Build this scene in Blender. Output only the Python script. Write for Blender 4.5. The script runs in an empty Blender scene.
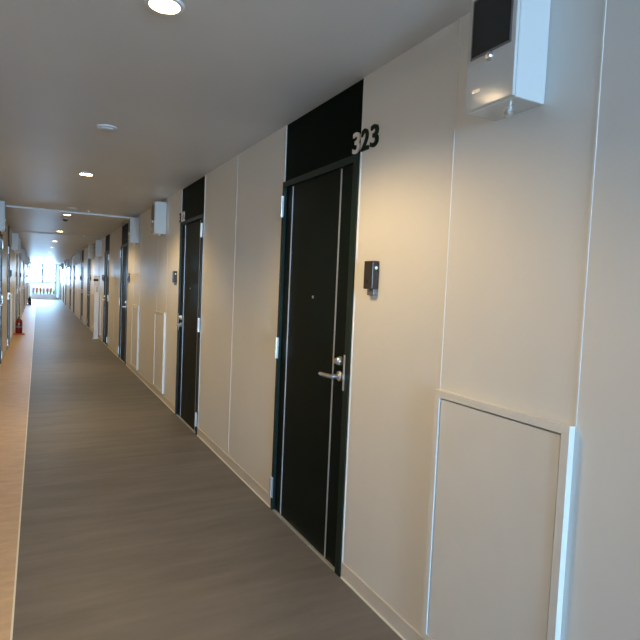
import bpy, bmesh, math, random
from mathutils import Vector, Matrix, Euler
random.seed(7)
C = bpy.context.scene.collection
S = bpy.context.scene
PI = math.pi

# ------------------------------------------------------------------ dimensions
XR = 1.335      # right wall face
XL = -0.515     # left wall face
H = 2.40        # ceiling
YB = -9.0       # end behind the camera
YF = 40.8       # far end
MAT_X = -0.075  # joint between the two floor coverings

# ------------------------------------------------------------------ camera
F, YAW, PITCH, ROLL, CH = 531.956, 0.489177, 0.056015, 0.0430473, 1.39964
fw = Vector((math.sin(YAW)*math.cos(PITCH), math.cos(YAW)*math.cos(PITCH), -math.sin(PITCH)))
r0 = Vector((math.cos(YAW), -math.sin(YAW), 0)); u0 = r0.cross(fw)
rr = r0*math.cos(ROLL)+u0*math.sin(ROLL); uu = -r0*math.sin(ROLL)+u0*math.cos(ROLL)
cam_d = bpy.data.cameras.new('camera'); cam = bpy.data.objects.new('camera', cam_d); C.objects.link(cam)
cam_d.sensor_width = 36; cam_d.lens = F/640*36; cam_d.clip_start = 0.02; cam_d.clip_end = 300
M4 = Matrix((( rr.x, uu.x, -fw.x, 0), (rr.y, uu.y, -fw.y, 0), (rr.z, uu.z, -fw.z, CH), (0, 0, 0, 1)))
cam.matrix_world = M4
S.camera = cam

# ------------------------------------------------------------------ world, exposure
wd = bpy.data.worlds.new('sky'); S.world = wd; wd.use_nodes = True
nt = wd.node_tree; nt.nodes.clear()
wo = nt.nodes.new('ShaderNodeOutputWorld'); bg = nt.nodes.new('ShaderNodeBackground')
tc = nt.nodes.new('ShaderNodeTexCoord'); sp = nt.nodes.new('ShaderNodeSeparateXYZ'); cr = nt.nodes.new('ShaderNodeValToRGB')
mr = nt.nodes.new('ShaderNodeMapRange'); mr.inputs[1].default_value = -1; mr.inputs[2].default_value = 1
nt.links.new(tc.outputs['Generated'], sp.inputs[0]); nt.links.new(sp.outputs[2], mr.inputs[0]); nt.links.new(mr.outputs[0], cr.inputs[0])
e = cr.color_ramp.elements
e[0].position = 0.40; e[0].color = (0.38, 0.52, 0.64, 1)
e[1].position = 0.52; e[1].color = (0.50, 0.76, 1.0, 1)
x = cr.color_ramp.elements.new(0.9); x.color = (0.36, 0.66, 1.0, 1)
# sky tint by direction, tuned as fill: stronger behind the camera, bluer toward +Y
tint = nt.nodes.new('ShaderNodeMix'); tint.data_type = 'RGBA'; tint.blend_type = 'MULTIPLY'; tint.inputs[0].default_value = 1
dr = nt.nodes.new('ShaderNodeValToRGB'); my = nt.nodes.new('ShaderNodeMapRange'); my.inputs[1].default_value = -1; my.inputs[2].default_value = 1
nt.links.new(sp.outputs[1], my.inputs[0]); nt.links.new(my.outputs[0], dr.inputs[0])
dr.color_ramp.elements[0].position = .3; dr.color_ramp.elements[0].color = (2.95, 3.1, 3.45, 1)
dr.color_ramp.elements[1].position = .7; dr.color_ramp.elements[1].color = (2.0, 2.35, 2.8, 1)
nt.links.new(cr.outputs[0], tint.inputs[6]); nt.links.new(dr.outputs[0], tint.inputs[7])
nt.links.new(tint.outputs[2], bg.inputs[0]); nt.links.new(bg.outputs[0], wo.inputs[0])
bg.inputs[1].default_value = 34.0
LAMP_W = 84.0
S.view_settings.view_transform = 'Standard'; S.view_settings.look = 'None'
S.view_settings.exposure = 0.20; S.view_settings.gamma = 1.0
try: S.view_settings.use_curve_mapping = False
except Exception: pass
S.cycles.use_denoising = True
S.cycles.max_bounces = 10; S.cycles.diffuse_bounces = 6; S.cycles.glossy_bounces = 4
S.cycles.sample_clamp_indirect = 6

def portal(name, loc, rot, sx, sz):
    l = bpy.data.lights.new(name, 'AREA'); l.shape = 'RECTANGLE'; l.size = sx; l.size_y = sz
    l.cycles.is_portal = True
    o = bpy.data.objects.new(name, l); C.objects.link(o); o.location = loc; o.rotation_euler = rot
portal('daylight_portal', (0.40, YF+0.17, 1.25), (-PI/2, 0, 0), 1.85, 2.4)
portal('daylight_portal', (0.41, YB-0.12, 1.2), (PI/2, 0, 0), 1.75, 2.3)

# ------------------------------------------------------------------ materials
def mat(name, col, rough=0.5, metal=0.0, spec=0.5, nz=None, bump=None, emit=None, alpha_glass=False, coat=0):
    """nz=(scale xyz, amount, detail) colour noise; bump=(scale xyz, strength)"""
    m = bpy.data.materials.new(name); m.use_nodes = True
    t = m.node_tree; b = t.nodes['Principled BSDF']
    b.inputs['Base Color'].default_value = (*col, 1); b.inputs['Roughness'].default_value = rough
    b.inputs['Metallic'].default_value = metal; b.inputs['Specular IOR Level'].default_value = spec
    b.inputs['Coat Weight'].default_value = coat
    co = t.nodes.new('ShaderNodeTexCoord')
    if nz:
        sc, am, det = nz
        mp = t.nodes.new('ShaderNodeMapping'); mp.inputs['Scale'].default_value = sc
        n = t.nodes.new('ShaderNodeTexNoise'); n.inputs['Scale'].default_value = 1; n.inputs['Detail'].default_value = det
        n.inputs['Roughness'].default_value = 0.65
        t.links.new(co.outputs['Object'], mp.inputs[0]); t.links.new(mp.outputs[0], n.inputs[0])
        r = t.nodes.new('ShaderNodeValToRGB'); t.links.new(n.outputs[0], r.inputs[0])
        r.color_ramp.elements[0].position = 0.3; r.color_ramp.elements[1].position = 0.7
        r.color_ramp.elements[0].color = (*[c*(1-am) for c in col], 1)
        r.color_ramp.elements[1].color = (*[min(1, c*(1+am)) for c in col], 1)
        t.links.new(r.outputs[0], b.inputs['Base Color'])
    if bump:
        sc, st = bump
        mp = t.nodes.new('ShaderNodeMapping'); mp.inputs['Scale'].default_value = sc
        n = t.nodes.new('ShaderNodeTexNoise'); n.inputs['Scale'].default_value = 1; n.inputs['Detail'].default_value = 3
        t.links.new(co.outputs['Object'], mp.inputs[0]); t.links.new(mp.outputs[0], n.inputs[0])
        bp = t.nodes.new('ShaderNodeBump'); bp.inputs['Strength'].default_value = st; bp.inputs['Distance'].default_value = 0.01
        t.links.new(n.outputs[0], bp.inputs['Height']); t.links.new(bp.outputs[0], b.inputs['Normal'])
    if emit:
        b.inputs['Emission Color'].default_value = (*emit[0], 1); b.inputs['Emission Strength'].default_value = emit[1]
    return m

M = {}
M['wall'] = mat('cream_wall_panel', (0.75, 0.748, 0.725), 0.40, nz=((3, 3, 1.5), 0.015, 2), bump=((60, 60, 60), 0.04))
M['panel'] = mat('cream_painted_steel', (0.75, 0.745, 0.715), 0.34, nz=((5, 5, 5), 0.02, 2))
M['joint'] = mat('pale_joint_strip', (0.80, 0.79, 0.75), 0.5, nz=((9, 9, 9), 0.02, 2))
M['ceil'] = mat('ceiling_paint', (0.60, 0.63, 0.66), 0.42, nz=((1.2, 1.2, 1), 0.03, 3), bump=((14, 5, 10), 0.05))
M['mat'] = mat('grey_vinyl_sheet', (0.158, 0.153, 0.148), 0.50, spec=0.20, nz=((1.3, 7, 1), 0.20, 6), bump=((2.5, 16, 1), 0.16))
M['beige'] = mat('beige_vinyl_sheet', (0.55, 0.41, 0.28), 0.45, nz=((6, 18, 1), 0.16, 6), bump=((3, 16, 1), 0.08))
M['base'] = mat('beige_skirting', (0.64, 0.60, 0.54), 0.45, nz=((6, 6, 6), 0.03, 2))
M['door'] = mat('blackish_green_steel', (0.0022, 0.0070, 0.0058), 0.42, spec=0.09, nz=((4, 4, 4), 0.05, 2), bump=((90, 90, 90), 0.03))
M['transom'] = mat('dark_green_transom', (0.0015, 0.0058, 0.0030), 0.5, spec=0.04, nz=((4, 4, 4), 0.05, 2))
M['frame'] = mat('dark_green_frame', (0.005, 0.017, 0.013), 0.36, spec=0.28, nz=((6, 6, 6), 0.05, 2))
M['chrome'] = mat('brushed_steel', (0.78, 0.77, 0.76), 0.30, metal=0.9, nz=((40, 40, 5), 0.05, 2))
M['strip'] = mat('aluminium_strip', (0.62, 0.64, 0.66), 0.38, metal=0.6, nz=((8, 8, 1), 0.03, 2))
M['brown'] = mat('dark_brown_plastic', (0.030, 0.022, 0.018), 0.35, nz=((30, 30, 30), 0.08, 2))
M['grey'] = mat('grey_plastic', (0.16, 0.16, 0.16), 0.4, nz=((30, 30, 30), 0.05, 2))
M['white'] = mat('white_box_plastic', (0.60, 0.61, 0.60), 0.15, nz=((10, 10, 10), 0.015, 2), bump=((35, 35, 35), 0.03))
M['dwin'] = mat('dark_meter_window', (0.008, 0.010, 0.011), 0.08, nz=((10, 10, 10), 0.05, 2))
M['wtrim'] = mat('white_trim', (0.72, 0.73, 0.73), 0.4, nz=((9, 9, 9), 0.02, 2))
M['wframe'] = mat('grey_window_frame', (0.22, 0.23, 0.25), 0.4, nz=((9, 9, 9), 0.03, 2))
M['led'] = mat('warm_lamp_lens', (0.9, 0.8, 0.6), 0.4, emit=((1.0, 0.72, 0.42), 60), nz=((9, 9, 9), 0.02, 2))
M['dot'] = mat('white_button', (0.85, 0.9, 0.85), 0.3, nz=((90, 90, 90), 0.02, 2))
M['red'] = mat('red_enamel', (0.16, 0.008, 0.006), 0.25, nz=((20, 20, 20), 0.08, 2))
M['redp'] = mat('orange_red_plastic', (0.55, 0.06, 0.02), 0.4, nz=((20, 20, 20), 0.08, 2))
M['black'] = mat('black_rubber', (0.012, 0.012, 0.013), 0.5, nz=((30, 30, 30), 0.08, 2))
M['digw'] = mat('pale_digit_enamel', (0.82, 0.74, 0.70), 0.4, nz=((60, 60, 60), 0.03, 2))
M['digg'] = mat('green_digit_enamel', (0.003, 0.014, 0.008), 0.5, spec=0.15, nz=((60, 60, 60), 0.05, 2))
M['lwin'] = mat('pale_plinth', (0.70, 0.74, 0.76), 0.4, nz=((9, 9, 9), 0.02, 2))
M['soil'] = mat('soil', (0.06, 0.04, 0.03), 0.9, nz=((60, 60, 60), 0.3, 4))

gm = bpy.data.materials.new('clear_window_glass'); gm.use_nodes = True
g = gm.node_tree; g.nodes.clear()
go = g.nodes.new('ShaderNodeOutputMaterial'); mx = g.nodes.new('ShaderNodeMixShader'); tr = g.nodes.new('ShaderNodeBsdfTransparent'); gl = g.nodes.new('ShaderNodeBsdfGlossy')
gl.inputs['Roughness'].default_value = 0.02; tr.inputs[0].default_value = (0.96, 0.98, 0.98, 1)
fr = g.nodes.new('ShaderNodeFresnel'); fr.inputs[0].default_value = 1.3
g.links.new(fr.outputs[0], mx.inputs[0]); g.links.new(tr.outputs[0], mx.inputs[1]); g.links.new(gl.outputs[0], mx.inputs[2]); g.links.new(mx.outputs[0], go.inputs[0])
M['glass'] = gm
def translucent(name, col, fac):
    m = bpy.data.materials.new(name); m.use_nodes = True; t = m.node_tree; t.nodes.clear()
    o = t.nodes.new('ShaderNodeOutputMaterial'); x = t.nodes.new('ShaderNodeMixShader'); a = t.nodes.new('ShaderNodeBsdfDiffuse'); b = t.nodes.new('ShaderNodeBsdfTranslucent')
    n = t.nodes.new('ShaderNodeTexNoise'); n.inputs['Scale'].default_value = 25; q = t.nodes.new('ShaderNodeValToRGB')
    q.color_ramp.elements[0].color = (*[c*.8 for c in col], 1); q.color_ramp.elements[1].color = (*col, 1)
    t.links.new(n.outputs[0], q.inputs[0]); t.links.new(q.outputs[0], a.inputs[0]); t.links.new(q.outputs[0], b.inputs[0])
    x.inputs[0].default_value = fac; t.links.new(a.outputs[0], x.inputs[1]); t.links.new(b.outputs[0], x.inputs[2]); t.links.new(x.outputs[0], o.inputs[0])
    return m
M['glow'] = translucent('translucent_glow_panel', (0.85, 0.88, 0.90), .20)  # translucent white, so the far-end infill glows as if washed out by glare
M['orange'] = translucent('orange_petals', (0.95, 0.50, 0.20), .6)
M['pink'] = translucent('pink_petals', (0.95, 0.45, 0.40), .6)
M['leaf'] = translucent('leaf_green', (0.55, 0.80, 0.30), .6)

# ------------------------------------------------------------------ mesh helpers
def box(bm, x0, x1, y0, y1, z0, z1, bev=0):
    t = bmesh.new() if bev else bm
    vs = [t.verts.new((x, y, z)) for x in (x0, x1) for y in (y0, y1) for z in (z0, z1)]
    for f in ((0, 1, 3, 2), (4, 6, 7, 5), (0, 4, 5, 1), (2, 3, 7, 6), (0, 2, 6, 4), (1, 5, 7, 3)):
        t.faces.new([vs[i] for i in f])
    if bev:
        bmesh.ops.bevel(t, geom=list(t.edges), offset=bev, segments=2, affect='EDGES', profile=0.6)
        merge(bm, t)
def merge(bm, t, mtx=None):
    if mtx: bmesh.ops.transform(t, matrix=mtx, verts=list(t.verts))
    mp = {v: bm.verts.new(v.co) for v in t.verts}
    for f in t.faces:
        nf = bm.faces.new([mp[v] for v in f.verts]); nf.smooth = f.smooth
    t.free()
def lathe(bm, prof, seg=24, mtx=None):
    """profile [(r, z)] revolved about local Z"""
    t = bmesh.new(); rings = []
    for r, z in prof:
        if r < 1e-6: rings.append([t.verts.new((0, 0, z))])
        else: rings.append([t.verts.new((r*math.cos(2*PI*k/seg), r*math.sin(2*PI*k/seg), z)) for k in range(seg)])
    for a, b in zip(rings, rings[1:]):
        for k in range(seg):
            k2 = (k+1) % seg
            if len(a) == 1 and len(b) == 1: continue
            if len(a) == 1: q = [a[0], b[k2], b[k]]
            elif len(b) == 1: q = [a[k], a[k2], b[0]]
            else: q = [a[k], a[k2], b[k2], b[k]]
            f = t.faces.new(q); f.smooth = True
    merge(bm, t, mtx)
def tube(bm, pts, rad, seg=12, flat=1.0):
    pts = [Vector(p) for p in pts]; rings = []
    t = bmesh.new()
    for i, p in enumerate(pts):
        d = (pts[min(i+1, len(pts)-1)]-pts[max(i-1, 0)]).normalized()
        up = Vector((0, 0, 1)) if abs(d.z) < .9 else Vector((1, 0, 0))
        a = d.cross(up).normalized(); b = a.cross(d)
        r = rad[i] if isinstance(rad, (list, tuple)) else rad
        rings.append([t.verts.new(p+a*math.cos(2*PI*k/seg)*r+b*math.sin(2*PI*k/seg)*r*flat) for k in range(seg)])
    for a, b in zip(rings, rings[1:]):
        for k in range(seg):
            f = t.faces.new([a[k], a[(k+1) % seg], b[(k+1) % seg], b[k]]); f.smooth = True
    t.faces.new(rings[0][::-1]); t.faces.new(rings[-1])
    merge(bm, t)
def obj(name, bm, m, parent=None, label=None):
    bmesh.ops.recalc_face_normals(bm, faces=list(bm.faces))
    for ed in bm.edges:
        if len(ed.link_faces) == 2 and ed.calc_face_angle(0) > 0.6: ed.smooth = False
    me = bpy.data.meshes.new(name); bm.to_mesh(me); bm.free(); me.materials.append(m)
    o = bpy.data.objects.new(name, me); C.objects.link(o)
    if parent: o.parent = parent
    if label: o['label'] = label
    return o
def B(*boxes):
    bm = bmesh.new()
    for b in boxes: box(bm, *b)
    return bm
def tag(o, label, cat, group=None):
    o['label'] = label; o['category'] = cat
    if group: o['group'] = group
    return o
def thing(name, loc=(0, 0, 0), rz=0):
    o = bpy.data.objects.new(name, None); C.objects.link(o); o.location = loc; o.rotation_euler = (0, 0, rz); o.empty_display_size = .1
    return o
def struct(name, bm, m):
    o = obj(name, bm, m); o['kind'] = 'structure'; return o
def copy_tree(o, parent=None):
    c = o.copy(); C.objects.link(c)
    if parent: c.parent = parent
    for ch in [q for q in bpy.data.objects if q.parent == o]:
        copy_tree(ch, c)
    return c
RROT, LROT = -PI/2, PI/2     # local -Y looks into the corridor
def ordn(i): return ['first', 'second', 'third', 'fourth', 'fifth', 'sixth', 'seventh', 'eighth', 'ninth', 'tenth', 'eleventh', 'twelfth', 'thirteenth', 'fourteenth'][i]

# ------------------------------------------------------------------ layout
PER = 7.25
DW = 0.875                       # opening width
right_doors, left_doors = [], []           # (centre y, handle: +1 near camera, -1 far)
for k in range(6):
    a = 2.6075+PER*k
    if a < YF-1: right_doors.append((a, 1))
    a = 5.2825+PER*k
    if a < YF-1: right_doors.append((a, -1))
for k in range(0, 5):
    for c, h in ((9.43-PER, 1), (12.16-PER, -1)):
        c2 = c+PER*k
        if c2 < YF-1: left_doors.append((c2, h))
left_doors.append((9.43-PER+PER*5, 1))
right_doors.sort(); left_doors.sort()

# ------------------------------------------------------------------ shell
def wall_mesh(face, out, doors, y0, y1):
    """plan outline with a shallow recess at every door, extruded to the ceiling; out=+1 wall body towards +x"""
    T, RC = 0.16, 0.055
    pts = [(face, y0)]
    for c, h in sorted(doors):
        a, b = c-DW/2, c+DW/2
        pts += [(face, a), (face+out*RC, a), (face+out*RC, b), (face, b)]
    pts += [(face, y1), (face+out*T, y1), (face+out*T, y0)]
    bm = bmesh.new()
    lo = [bm.verts.new((x, y, 0)) for x, y in pts]; hi = [bm.verts.new((x, y, H)) for x, y in pts]
    n = len(pts)
    for i in range(n): bm.faces.new([lo[i], lo[(i+1) % n], hi[(i+1) % n], hi[i]])
    bm.faces.new(lo); bm.faces.new(hi[::-1])
    return bm
struct('wall_right', wall_mesh(XR, 1, right_doors, YB, YF), M['wall'])
struct('wall_left', wall_mesh(XL, -1, left_doors, YB, YF), M['wall'])
struct('floor', B((MAT_X, XR+.16, YB-.1, YF+.1, -.1, 0)), M['mat'])
struct('floor_side_strip', B((XL-.16, MAT_X, YB-.1, YF+.1, -.1, 0)), M['beige'])
struct('trim_1', B((MAT_X-.004, MAT_X+.004, YB, YF, 0, .0012)), M['joint'])
struct('ceiling', B((XL-.16, XR+.16, YB-.1, YF+.1, H, H+.15)), M['ceil'])
# end walls
def endwall(name, y, s, ox0, ox1, oz0, oz1, low=None):
    y0, y1 = sorted((y, y+s*.16))
    bm = bmesh.new()
    box(bm, XL-.16, ox0, y0, y1, 0, H); box(bm, ox1, XR+.16, y0, y1, 0, H)
    if low: box(bm, ox0, ox1, y0, y1, low[1], oz0); box(bm, ox0, ox1, y0, y1, 0, low[0])
    elif oz0 > 0: box(bm, ox0, ox1, y0, y1, 0, oz0)
    box(bm, ox0, ox1, y0, y1, oz1, H)
    bmesh.ops.remove_doubles(bm, verts=list(bm.verts), dist=1e-5)
    return struct(name, bm, M['wall'] if s < 0 else M['wtrim'])
endwall('wall_far', YF, 1, -.49, 1.30, .05, H-.02)
endwall('wall_near', YB, -1, -.44, 1.26, .06, H-.06)
def window(name, y, x0, x1, z0, z1, mull, fwid, label, pane='glass'):
    w = thing(name, ((x0+x1)/2, y, z0)); w['kind'] = 'structure'; w['label'] = label
    X0, X1, Z = x0-(x0+x1)/2, x1-(x0+x1)/2, z1-z0
    bm = B((X0, X0+fwid, -.03, .03, 0, Z), (X1-fwid, X1, -.03, .03, 0, Z), (X0+fwid, X1-fwid, -.03, .03, 0, fwid), (X0+fwid, X1-fwid, -.03, .03, Z-fwid, Z))
    obj('window_frame', bm, M['wframe'], w)
    cx = [X0]+[m-(x0+x1)/2 for m in mull]+[X1]
    for m in cx[1:-1]: obj('mullion', B((m-.075, m+.075, -.035, .035, fwid, Z-fwid)), M['wframe'], w)
    for a, b in zip(cx, cx[1:]):
        obj('pane', B((a+.03, b-.03, -.003, .003, .02, Z-.02)), M[pane], w)
    return w
window('window_1', YF+.08, -.49, 1.06, 1.13, H-.02, [.26], .06, 'bright two-pane window at the far end of the corridor')
window('glow_panel', YF+.08, -.49, 1.06, .05, 1.13, [], .03, 'low translucent panel standing in for white glare at the far end of the corridor', 'glow')  # glowing infill in place of the glare on the sill band
window('glow_strip', YF+.08, 1.10, 1.30, .05, H-.02, [], .03, 'narrow translucent strip added for brightness at the far end of the corridor', 'glow')  # added translucent strip, brightens the right edge of the far end
struct('wall_pier', B((1.06, 1.10, YF+.03, YF+.13, .05, H-.02)), M['wtrim'])
window('window_2', YB-.08, -.44, 1.26, .06, H-.06, [.41], .05, 'tall glazed opening behind the camera')

# baseboards (one run per wall, broken at the doors)
def runs(doors, y0, y1):
    out = []; y = y0
    for c, h in sorted(doors):
        out.append((y, c-DW/2-.012)); y = c+DW/2+.012
    out.append((y, y1)); return out
bm = bmesh.new(); bs = bmesh.new()
for a, b in runs(right_doors, YB, YF): box(bm, XR-.006, XR, a, b, 0, .075)
for a, b in runs(right_doors, YB, YF): box(bs, XR-.012, XR-.006, a, b, 0, .006)
o = struct('baseboard_right', bm, M['base']); struct('trim_3', bs, M['joint'])
bm = bmesh.new()
for a, b in runs(left_doors, YB, YF): box(bm, XL, XL+.006, a, b, 0, .075)
struct('baseboard_left', bm, M['base'])

# wall joints
tn = [6]
for i_, y_ in ((4, 4.35), (5, 3.99)): struct('trim_%d' % i_, B((MAT_X+.01, XR-.02, y_-.0025, y_+.0025, 0, .0006)), M['grey'])
def joint(side, y, z0):
    s = -1 if side == 'R' else 1; X = XR if side == 'R' else XL
    x0, x1 = sorted((X, X+s*.0018))
    struct('trim_%d' % tn[0], B((x0, x1, y-.003, y+.003, z0, H)), M['joint']); tn[0] += 1
PW = 0.57; PZ0, PZ1 = 0.095, 1.05
right_panels = []
for k in range(6):
    for c in (1.2435+PER*k, 6.6465+PER*k):
        if c < YF-1: right_panels.append(c)
left_panels = []
for k in range(-1, 5):
    for c in (8.07+PER*k, 13.52+PER*k):
        if 0 < c < YF-1: left_panels.append(c)
for c in right_panels:
    if c < 25: joint('R', c-PW/2, PZ1); joint('R', c+PW/2, PZ1)
for k in range(5): joint('R', 3.945+PER*k, .075)
for k in range(-0, 4): joint('L', 3.545+PER*k, .075)

# ------------------------------------------------------------------ doors
def make_door(n, h, full=True):
    """local: opening centred on x=0, room side is -Y, h=+1 handle on local +X"""
    d = thing('door_%d' % n); d['kind'] = 'structure'
    w = DW/2; J = .045
    bm = bmesh.new(); P = -.013
    box(bm, h*w-h*J if h > 0 else -w, w if h > 0 else -w+J, P, .05, 0, 2.05)
    box(bm, -w if h > 0 else w-.03, -w+.03 if h > 0 else w, P, .05, 0, 2.05)
    a, b = (-w+.03, w-J) if h > 0 else (-w+J, w-.03)
    box(bm, a, b, P, .05, 2.015, 2.05)
    obj('door_frame', bm, M['frame'], d)
    obj('transom_panel', B((-w, w, .003, .05, 2.05, H-.001)), M['transom'], d)
    obj('door_leaf', B((a+.002, b-.002, .004, .045, .008, 2.012)), M['door'], d)
    obj('threshold', B((a, b, -.012, .05, 0, .006)), M['strip'], d)
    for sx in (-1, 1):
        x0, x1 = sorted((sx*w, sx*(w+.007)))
        obj('pale_edge_strip', B((x0, x1, -.0035, .0, 0, H-.002)), M['joint'], d)  # pale strip down each side of the opening
    if not full: return d
    s1 = h*(w-.178); s2 = -h*(w-.121)
    for s in (s1, s2): obj('inlay_strip', B((s-.0045, s+.0045, .0005, .004, .010, 2.010)), M['strip'], d)
    # hinges
    for z in (.08, .965, 1.835):
        x = -h*(w-.012)
        hb = B((x-.016, x+.016, P-.004, P, z, z+.13))
        hg = obj('hinge', hb, M['chrome'], d)
        k = bmesh.new(); lathe(k, [(0, 0), (.008, 0), (.008, .13), (0, .13)], 12, Matrix.Translation((x, P-.009, z)))
        obj('hinge_pin', k, M['chrome'], hg)
    # lock: edge plate, cylinder, lever on a round rose
    xe = h*(w-J+.0)
    obj('strike_plate', B((xe-.004, xe+.010, P-.0015, P, .915, 1.09)), M['chrome'], d)
    xl = h*(w-.108)
    k = bmesh.new(); R = Matrix.Translation((xl, .004, .975)) @ Matrix.Rotation(PI/2, 4, 'X')
    lathe(k, [(0, 0), (.026, 0), (.026, .006), (.022, .010), (.012, .011), (.011, .045), (0, .045)], 24, R)
    rose = obj('handle_rose', k, M['chrome'], d)
    k = bmesh.new()
    tube(k, [(xl+h*.008, -.044, .975), (xl-h*.02, -.047, .975), (xl-h*.06, -.050, .974), (xl-h*.10, -.048, .972), (xl-h*.128, -.038, .970)], [.013, .0135, .0125, .012, .011], 12, .8)
    obj('lever', k, M['chrome'], rose)
    k = bmesh.new(); R = Matrix.Translation((xl, .004, 1.052)) @ Matrix.Rotation(PI/2, 4, 'X')
    lathe(k, [(0, 0), (.024, 0), (.024, .004), (.018, .022), (.013, .026), (.013, .032), (0, .032)], 24, R)
    cy = obj('lock_cylinder', k, M['chrome'], d)
    obj('keyhole', B((xl-.0012, xl+.0012, -.0295, -.028, 1.045, 1.059)), M['black'], cy)
    k = bmesh.new(); R = Matrix.Translation((0, .004, 1.36)) @ Matrix.Rotation(PI/2, 4, 'X')
    lathe(k, [(0, 0), (.008, 0), (.008, .004), (.004, .005), (0, .003)], 16, R)
    obj('peephole', k, M['chrome'], d)
    return d
protos = {}
dn = 1
def put_door(c, h, side):
    global dn
    lh = h if side == 'R' else -h
    if lh not in protos:
        o = make_door(dn, lh); protos[lh] = o
    else:
        o = copy_tree(protos[lh]); o.name = 'door_%d' % dn
    dn += 1
    o.location = (XR if side == 'R' else XL, c, 0); o.rotation_euler = (0, 0, RROT if side == 'R' else LROT)
    return o
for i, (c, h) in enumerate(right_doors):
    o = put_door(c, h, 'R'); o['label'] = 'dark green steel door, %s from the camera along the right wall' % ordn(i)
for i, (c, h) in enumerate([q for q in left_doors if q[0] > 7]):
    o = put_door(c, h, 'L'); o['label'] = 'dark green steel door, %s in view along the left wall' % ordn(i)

# ------------------------------------------------------------------ room numbers
def digit_bm(ch, w, h, dep):
    cu = bpy.data.curves.new('digit_curve', 'FONT'); cu.body = ch; cu.extrude = .5; cu.offset = .018; cu.resolution_u = 5
    t = bpy.data.objects.new('digit_tmp', cu); C.objects.link(t)
    dg = bpy.context.evaluated_depsgraph_get(); me = bpy.data.meshes.new_from_object(t.evaluated_get(dg))
    bpy.data.objects.remove(t); bpy.data.curves.remove(cu)
    bm = bmesh.new(); bm.from_mesh(me); bpy.data.meshes.remove(me)
    xs = [v.co.x for v in bm.verts]; ys = [v.co.y for v in bm.verts]; zs = [v.co.z for v in bm.verts]
    for v in bm.verts:
        X = (v.co.x-min(xs))/(max(xs)-min(xs)); Y = (v.co.y-min(ys))/(max(ys)-min(ys)); Z = (v.co.z-min(zs))/(max(zs)-min(zs))
        v.co = Vector(((X-.5)*w, -Z*dep, Y*h))
    bmesh.ops.remove_doubles(bm, verts=list(bm.verts), dist=1e-6)
    return bm
def number(text, c, cols, xs, label):
    s = thing('room_number_sign', (XR, c, 2.055), RROT)
    for ch, col, x in zip(text, cols, xs):
        bm = digit_bm(ch, .062, .10, .008)
        for v in bm.verts: v.co.x += x
        obj('digit', bm, M[col], s, 'pale digit on the dark panel' if col == 'digw' else 'dark green digit on the cream wall')
    tag(s, label, 'sign', 'room number signs'); return s
number('323', 2.6075, ('digw', 'digg', 'digg'), (.400, .476, .553), 'room number 323 straddling the nearest door panel and the wall')
number('322', 5.2825, ('digg', 'digw', 'digw'), (-.480, -.400, -.322), 'small room number at the upper left corner of the second door')

# ------------------------------------------------------------------ access panels
def make_panel():
    t = thing('access_panel'); w = PW/2; fwd = .028; D = -.024
    Z = PZ1-PZ0
    bm = bmesh.new(); fr_ = .026
    out = [(-w, 0), (w, 0), (w, Z), (-w, Z)]; inn = [(-w+fr_, fr_), (w-fr_, fr_), (w-fr_, Z-fr_), (-w+fr_, Z-fr_)]
    v = {}
    for nm, loop in (('o', out), ('i', inn)):
        for yn, y in (('f', D), ('b', -.0005)):
            v[nm+yn] = [bm.verts.new((x, y, z)) for x, z in loop]
    for i in range(4):
        j = (i+1) % 4
        bm.faces.new([v['of'][i], v['of'][j], v['if'][j], v['if'][i]])
        bm.faces.new([v['ob'][i], v['ob'][j], v['of'][j], v['of'][i]])
        bm.faces.new([v['if'][i], v['if'][j], v['ib'][j], v['ib'][i]])
        bm.faces.new([v['ib'][i], v['ib'][j], v['ob'][j], v['ob'][i]])
    obj('panel_frame', bm, M['panel'], t)
    gp = .006
    obj('panel_door', B((-w+fr_+gp, w-fr_-gp, -.019, -.003, fr_+gp, Z-fr_-gp)), M['panel'], t)
    obj('shadow_gap', B((-w+fr_, w-fr_, -.003, -.001, fr_, Z-fr_)), M['black'], t)
    return t
pp = make_panel(); first = True
for i, c in enumerate(right_panels):
    o = pp if first else copy_tree(pp); first = False
    o.location = (XR, c, PZ0); o.rotation_euler = (0, 0, RROT)
    tag(o, 'large cream access panel with raised frame, nearest to the camera' if i == 0 else 'cream framed access panel low on right wall, %s from the camera' % ordn(i), 'panel', 'access panels low on the walls')
for i, c in enumerate([q for q in left_panels if q > 8.5]):
    o = copy_tree(pp); o.location = (XL, c, PZ0); o.rotation_euler = (0, 0, LROT)
    tag(o, 'cream framed access panel low on left wall, %s in view' % ordn(i), 'panel', 'access panels low on the walls')

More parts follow.
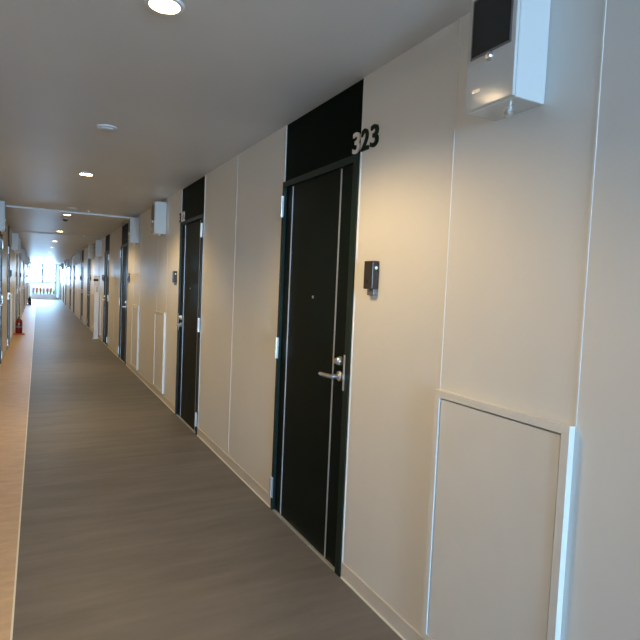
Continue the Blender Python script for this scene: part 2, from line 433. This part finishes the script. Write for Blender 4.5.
# ------------------------------------------------------------------ wall boxes
def make_box():
    t = thing('wall_box')
    w, dp, h = .10, .13, .375
    bm = bmesh.new(); box(bm, -w, w, -dp+.006, 0, 0, h, .006)
    body = obj('body', bm, M['white'], t)
    bm = bmesh.new(); box(bm, -w+.002, w-.002, -dp-.004, -dp+.006, .003, h-.003, .003)
    cv = obj('cover', bm, M['white'], t)
    obj('meter_window', B((-.075, .075, -dp-.008, -dp-.004, .165, .335)), M['dwin'], t)
    obj('window_surround', B((-.082, .082, -dp-.006, -dp-.004, .158, .165), (-.082, .082, -dp-.006, -dp-.004, .335, .342), (-.082, -.075, -dp-.006, -dp-.004, .165, .335), (.075, .082, -dp-.006, -dp-.004, .165, .335)), M['grey'], t)
    k = bmesh.new(); R = Matrix.Translation((0, -dp-.004, .145)) @ Matrix.Rotation(PI/2, 4, 'X')
    lathe(k, [(0, 0), (.013, 0), (.013, .006), (.009, .012), (0, .013)], 20, R); obj('latch', k, M['chrome'], t)
    obj('nameplate', B((-.066, -.036, -dp-.0055, -dp-.004, .052, .062)), M['chrome'], t)
    k = bmesh.new(); R = Matrix.Translation((.015, -.058, 0)) @ Matrix.Rotation(PI, 4, 'X')
    lathe(k, [(0, 0), (.016, 0), (.016, .004), (.011, .006), (.013, .012), (.013, .018), (.008, .023), (0, .025)], 20, R); obj('knob', k, M['chrome'], t)
    return t
bp_ = make_box(); first = True; i = 0
rb = []
for k in range(6):
    for c in (1.235+PER*k, 6.60+PER*k):
        if c < YF-1: rb.append(c)
for i, c in enumerate(rb):
    o = bp_ if first else copy_tree(bp_); first = False
    o.location = (XR, c, 1.983); o.rotation_euler = (0, 0, RROT)
    tag(o, 'large white wall box above the nearest access panel' if i == 0 else 'white meter box high on right wall, %s from the camera' % ordn(i), 'box', 'white boxes high on the walls')
lb = [c for k in range(-1, 5) for c in (8.05+PER*k, 13.55+PER*k) if 7 < c < YF-1]
for i, c in enumerate(lb):
    o = copy_tree(bp_); o.location = (XL, c, 1.983); o.rotation_euler = (0, 0, LROT)
    tag(o, 'white meter box high on left wall, %s in view' % ordn(i), 'box', 'white boxes high on the walls')

# ------------------------------------------------------------------ intercoms
def make_bell():
    t = thing('intercom')
    bm = bmesh.new(); box(bm, -.035, .035, -.036, 0, 0, .125, .004); obj('body', bm, M['brown'], t)
    bm = bmesh.new(); box(bm, -.024, .030, -.022, 0, -.028, 0, .003); obj('lower_tab', bm, M['grey'], t, 'grey lower tab')
    k = bmesh.new(); R = Matrix.Translation((-.004, -.036, .034)) @ Matrix.Rotation(PI/2, 4, 'X')
    lathe(k, [(0, 0), (.010, 0), (.010, .002), (0, .002)], 20, R); obj('call_button', k, M['black'], t)
    k = bmesh.new(); R = Matrix.Translation((.035, -.017, .094)) @ Matrix.Rotation(PI/2, 4, 'Y')
    lathe(k, [(0, 0), (.007, 0), (.007, .002), (0, .003)], 16, R); obj('side_dot', k, M['dot'], t, 'small white dot on the side')
    return t
bl = make_bell(); first = True
def bells(doors, side):
    global first
    n = 0
    for c, h in doors:
        y = c-h*(DW/2+.165) if side == 'R' else c-h*(DW/2+.145)
        o = bl if first else copy_tree(bl); first = False
        o.location = (XR if side == 'R' else XL, y, 1.414); o.rotation_euler = (0, 0, RROT if side == 'R' else LROT)
        tag(o, 'dark brown intercom beside the nearest door marked 323' if (side == 'R' and n == 0) else 'small dark intercom on %s wall beside the %s door %s' % ('right' if side == 'R' else 'left', ordn(n), 'from the camera' if side == 'R' else 'in view'), 'intercom', 'intercoms beside the doors')
        n += 1
bells(right_doors, 'R'); bells([q for q in left_doors if q[0] > 7], 'L')

# ------------------------------------------------------------------ ceiling fittings
def make_light():
    t = thing('ceiling_light')
    k = bmesh.new(); lathe(k, [(.052, -.002), (.054, -.009), (.066, -.008), (.070, -.001), (.070, 0), (.052, 0)], 32); obj('trim_ring', k, M['wtrim'], t)
    k = bmesh.new(); lathe(k, [(0, -.004), (.052, -.004), (.052, -.001), (0, -.001)], 32); obj('lens', k, M['led'], t)
    l = bpy.data.lights.new('lamp_light', 'SPOT'); l.energy = LAMP_W; l.color = (1.0, .68, .31); l.spot_size = math.radians(142); l.spot_blend = .45; l.shadow_soft_size = .05
    o = bpy.data.objects.new('lamp_light', l); C.objects.link(o); o.parent = t; o.location = (0, 0, -.012)
    return t
LY = [ 2.02, 5.55, 9.2, 12.5, 15.9, 19.2, 22.7, 26.1, 29.5, 32.9, 36.3, 39.7]
lt = make_light()
for i, y in enumerate(LY):
    o = lt if i == 0 else copy_tree(lt)
    o.location = (.39, y, H)
    tag(o, 'warm round recessed ceiling light, %s from the camera' % ordn(i), 'ceiling light', 'recessed lights along the ceiling')
def detector(x, y, dark, label):
    t = thing('smoke_detector' if dark else 'ceiling_sensor', (x, y, H))
    k = bmesh.new(); lathe(k, [(0, 0), (.062, 0), (.062, -.006), (.054, -.010), (0, -.010)], 32); obj('base', k, M['ceil' if not dark else 'wtrim'], t)
    k = bmesh.new(); lathe(k, [(.040, -.010), (.036, -.034 if dark else -.016), (.02, -.044 if dark else -.019), (0, -.046 if dark else -.020)], 24); obj('dome', k, M['brown' if dark else 'ceil'], t)
    tag(t, label, 'detector', 'round ceiling detectors')
detector(.386, 3.79, False, 'small pale round sensor on the ceiling, nearest to the camera')
detector(.41, 8.3, False, 'small pale round sensor on the ceiling just before the crosswise duct')
detector(.39, 9.85, True, 'dark domed detector on the ceiling just past the crosswise duct')
def sprinkler(x, y, label):
    t = thing('sprinkler', (x, y, H))
    k = bmesh.new(); lathe(k, [(0, 0), (.028, 0), (.026, -.006), (0, -.007)], 20); obj('escutcheon', k, M['wtrim'], t)
    k = bmesh.new(); lathe(k, [(0, -.007), (.008, -.007), (.006, -.024), (.016, -.026), (.016, -.028), (0, -.029)], 16); obj('head', k, M['chrome'], t)
    tag(t, label, 'sprinkler', 'sprinklers on the ceiling')
sprinkler(.63, 8.45, 'small sprinkler beside the nearest ceiling duct')
sprinkler(.90, 13.15, 'small sprinkler right of the lights, before the farther ceiling duct')
sprinkler(.30, 13.1, 'small sprinkler left of the lights, before the farther ceiling duct')
for y, w_, hh in ((8.75, .03, .024), (13.4, .02, .009)):
    bm = bmesh.new(); box(bm, XL, XR, y-w_/2, y+w_/2, H-hh, H, .002)
    tag(obj('ceiling_duct', bm, M['ceil']), 'thin pale cable duct running across the ceiling, the %s one' % ('nearest' if y < 10 else 'farther'), 'duct', 'ducts across the ceiling')

# ------------------------------------------------------------------ fire extinguishers
def extinguisher(loc, rz, mb, label):
    t = thing('fire_extinguisher', loc, rz)
    k = bmesh.new(); box(k, -.145, .12, -.11, .11, 0, .03, .012); obj('stand', k, M['redp'] if mb == 'red' else M['black'], t)
    k = bmesh.new(); lathe(k, [(0, .035), (.072, .035), (.076, .05), (.076, .30), (.066, .345), (.035, .375), (.022, .385), (.022, .40), (0, .40)], 28); cyl = obj('cylinder', k, M[mb], t)
    k = bmesh.new(); lathe(k, [(.0768, .17), (.0768, .21)], 28); obj('label_band', k, M['grey'], cyl)
    k = bmesh.new(); box(k, -.018, .018, -.03, .03, .40, .425, .004); tube(k, [(0, -.02, .42), (0, -.08, .445), (0, -.12, .44)], .008); tube(k, [(0, -.02, .405), (0, -.08, .41), (0, -.11, .40)], .007); obj('valve_handle', k, M['black'], t)
    k = bmesh.new(); tube(k, [(0, .03, .41), (0, .09, .39), (0, .105, .32), (0, .098, .2), (0, .095, .09)], .010); obj('hose', k, M['black'], t)
    tag(t, label, 'fire extinguisher', 'fire extinguishers by the left wall')
extinguisher((-.40, 14.95, 0), .15, 'red', 'red fire extinguisher on an orange-red stand by the left wall')
extinguisher((-.36, 30.9, 0), .2, 'black', 'dark fire extinguisher far down the left wall')

# ------------------------------------------------------------------ floor-standing dispenser
t = thing('hand_dispenser_stand', (1.245, 13.75, 0), RROT)
k = bmesh.new(); box(k, -.07, .07, -.075, .06, 0, .02, .008); obj('base', k, M['wtrim'], t)
k = bmesh.new(); box(k, -.05, .05, -.055, .045, .02, 1.30, .006); obj('post', k, M['wtrim'], t)
k = bmesh.new(); box(k, -.07, .07, -.07, .06, 1.28, 1.52, .03); hd = obj('dispenser_head', k, M['wtrim'], t)
k = bmesh.new(); box(k, -.045, .072, -.074, .03, 1.38, 1.44, .01); obj('sensor_opening', k, M['black'], hd)
obj('slot', B((.0505, .052, -.008, .008, 1.12, 1.25)), M['black'], t)
tag(t, 'slim white floor-standing hand dispenser against the right wall', 'dispenser')

# ------------------------------------------------------------------ planter in front of the translucent far panel
t = thing('planter', (.34, YF-.25, 0))
k = bmesh.new()
L2, W2, HH = .72, .16, .33
box(k, -L2, L2, -W2, -W2+.02, 0, HH); box(k, -L2, L2, W2-.02, W2, 0, HH); box(k, -L2, -L2+.02, -W2+.02, W2-.02, 0, HH); box(k, L2-.02, L2, -W2+.02, W2-.02, 0, HH); box(k, -L2+.02, L2-.02, -W2+.02, W2-.02, 0, .02)
obj('trough', k, M['lwin'], t); obj('soil', B((-L2+.02, L2-.02, -W2+.02, W2-.02, .02, HH-.03)), M['soil'], t)
tag(t, 'long pale planter trough in front of the translucent far panel', 'planter')
def plant(x, y, n, h, flower, label, name):
    p = thing(name, (x, y, HH-.03+.001))
    kl = bmesh.new(); kf = bmesh.new()
    for i in range(n):
        a = random.uniform(0, 2*PI); r = random.uniform(.0, .075); zz = random.uniform(.35, 1)*h
        px, py = r*math.cos(a), r*math.sin(a)
        tube(kl, [(px*.3, py*.3, 0), (px*.7, py*.7, zz*.6), (px, py, zz)], .003, 5)
        for q in range(4):
            b = random.uniform(0, 2*PI); z2 = zz*random.uniform(.3, .95); c, s = math.cos(b), math.sin(b)
            base = Vector((px*.8, py*.8, z2)); tip = base+Vector((c*.03, s*.03, .03)); sd = Vector((-s, c, 0))*.02; mid = (base+tip)/2+Vector((0, 0, .015))
            vs = [kl.verts.new(v) for v in (base, mid+sd, tip, mid-sd)]; kl.faces.new(vs)
        if flower:
            tt = bmesh.new(); bmesh.ops.create_icosphere(tt, subdivisions=1, radius=.042)
            for v in tt.verts: v.co.z *= .6; v.co *= random.uniform(.8, 1.2)
            merge(kf, tt, Matrix.Translation((px, py, zz)))
    obj('leaves', kl, M['leaf'], p)
    if flower: obj('blossoms', kf, M[flower], p)
    else: kf.free()
    tag(p, label, 'plant', 'plants in the trough in front of the frosted far panel')
cols = ['pink', 'orange', 'orange', 'pink', 'orange', 'orange']
words = ['leftmost in', 'second from left in', 'third from left in', 'third from right in', 'second from right of those in', 'last before the green plant in']
for i in range(6):
    plant(-.25+i*.205, YF-.25, 48, .44, cols[i], 'small flowering plant with %s blossoms, %s the planter' % (cols[i], words[i]), 'flowering_plant')
plant(.965, YF-.25, 44, .44, None, 'green leafy plant at the right end of the planter', 'leafy_plant')
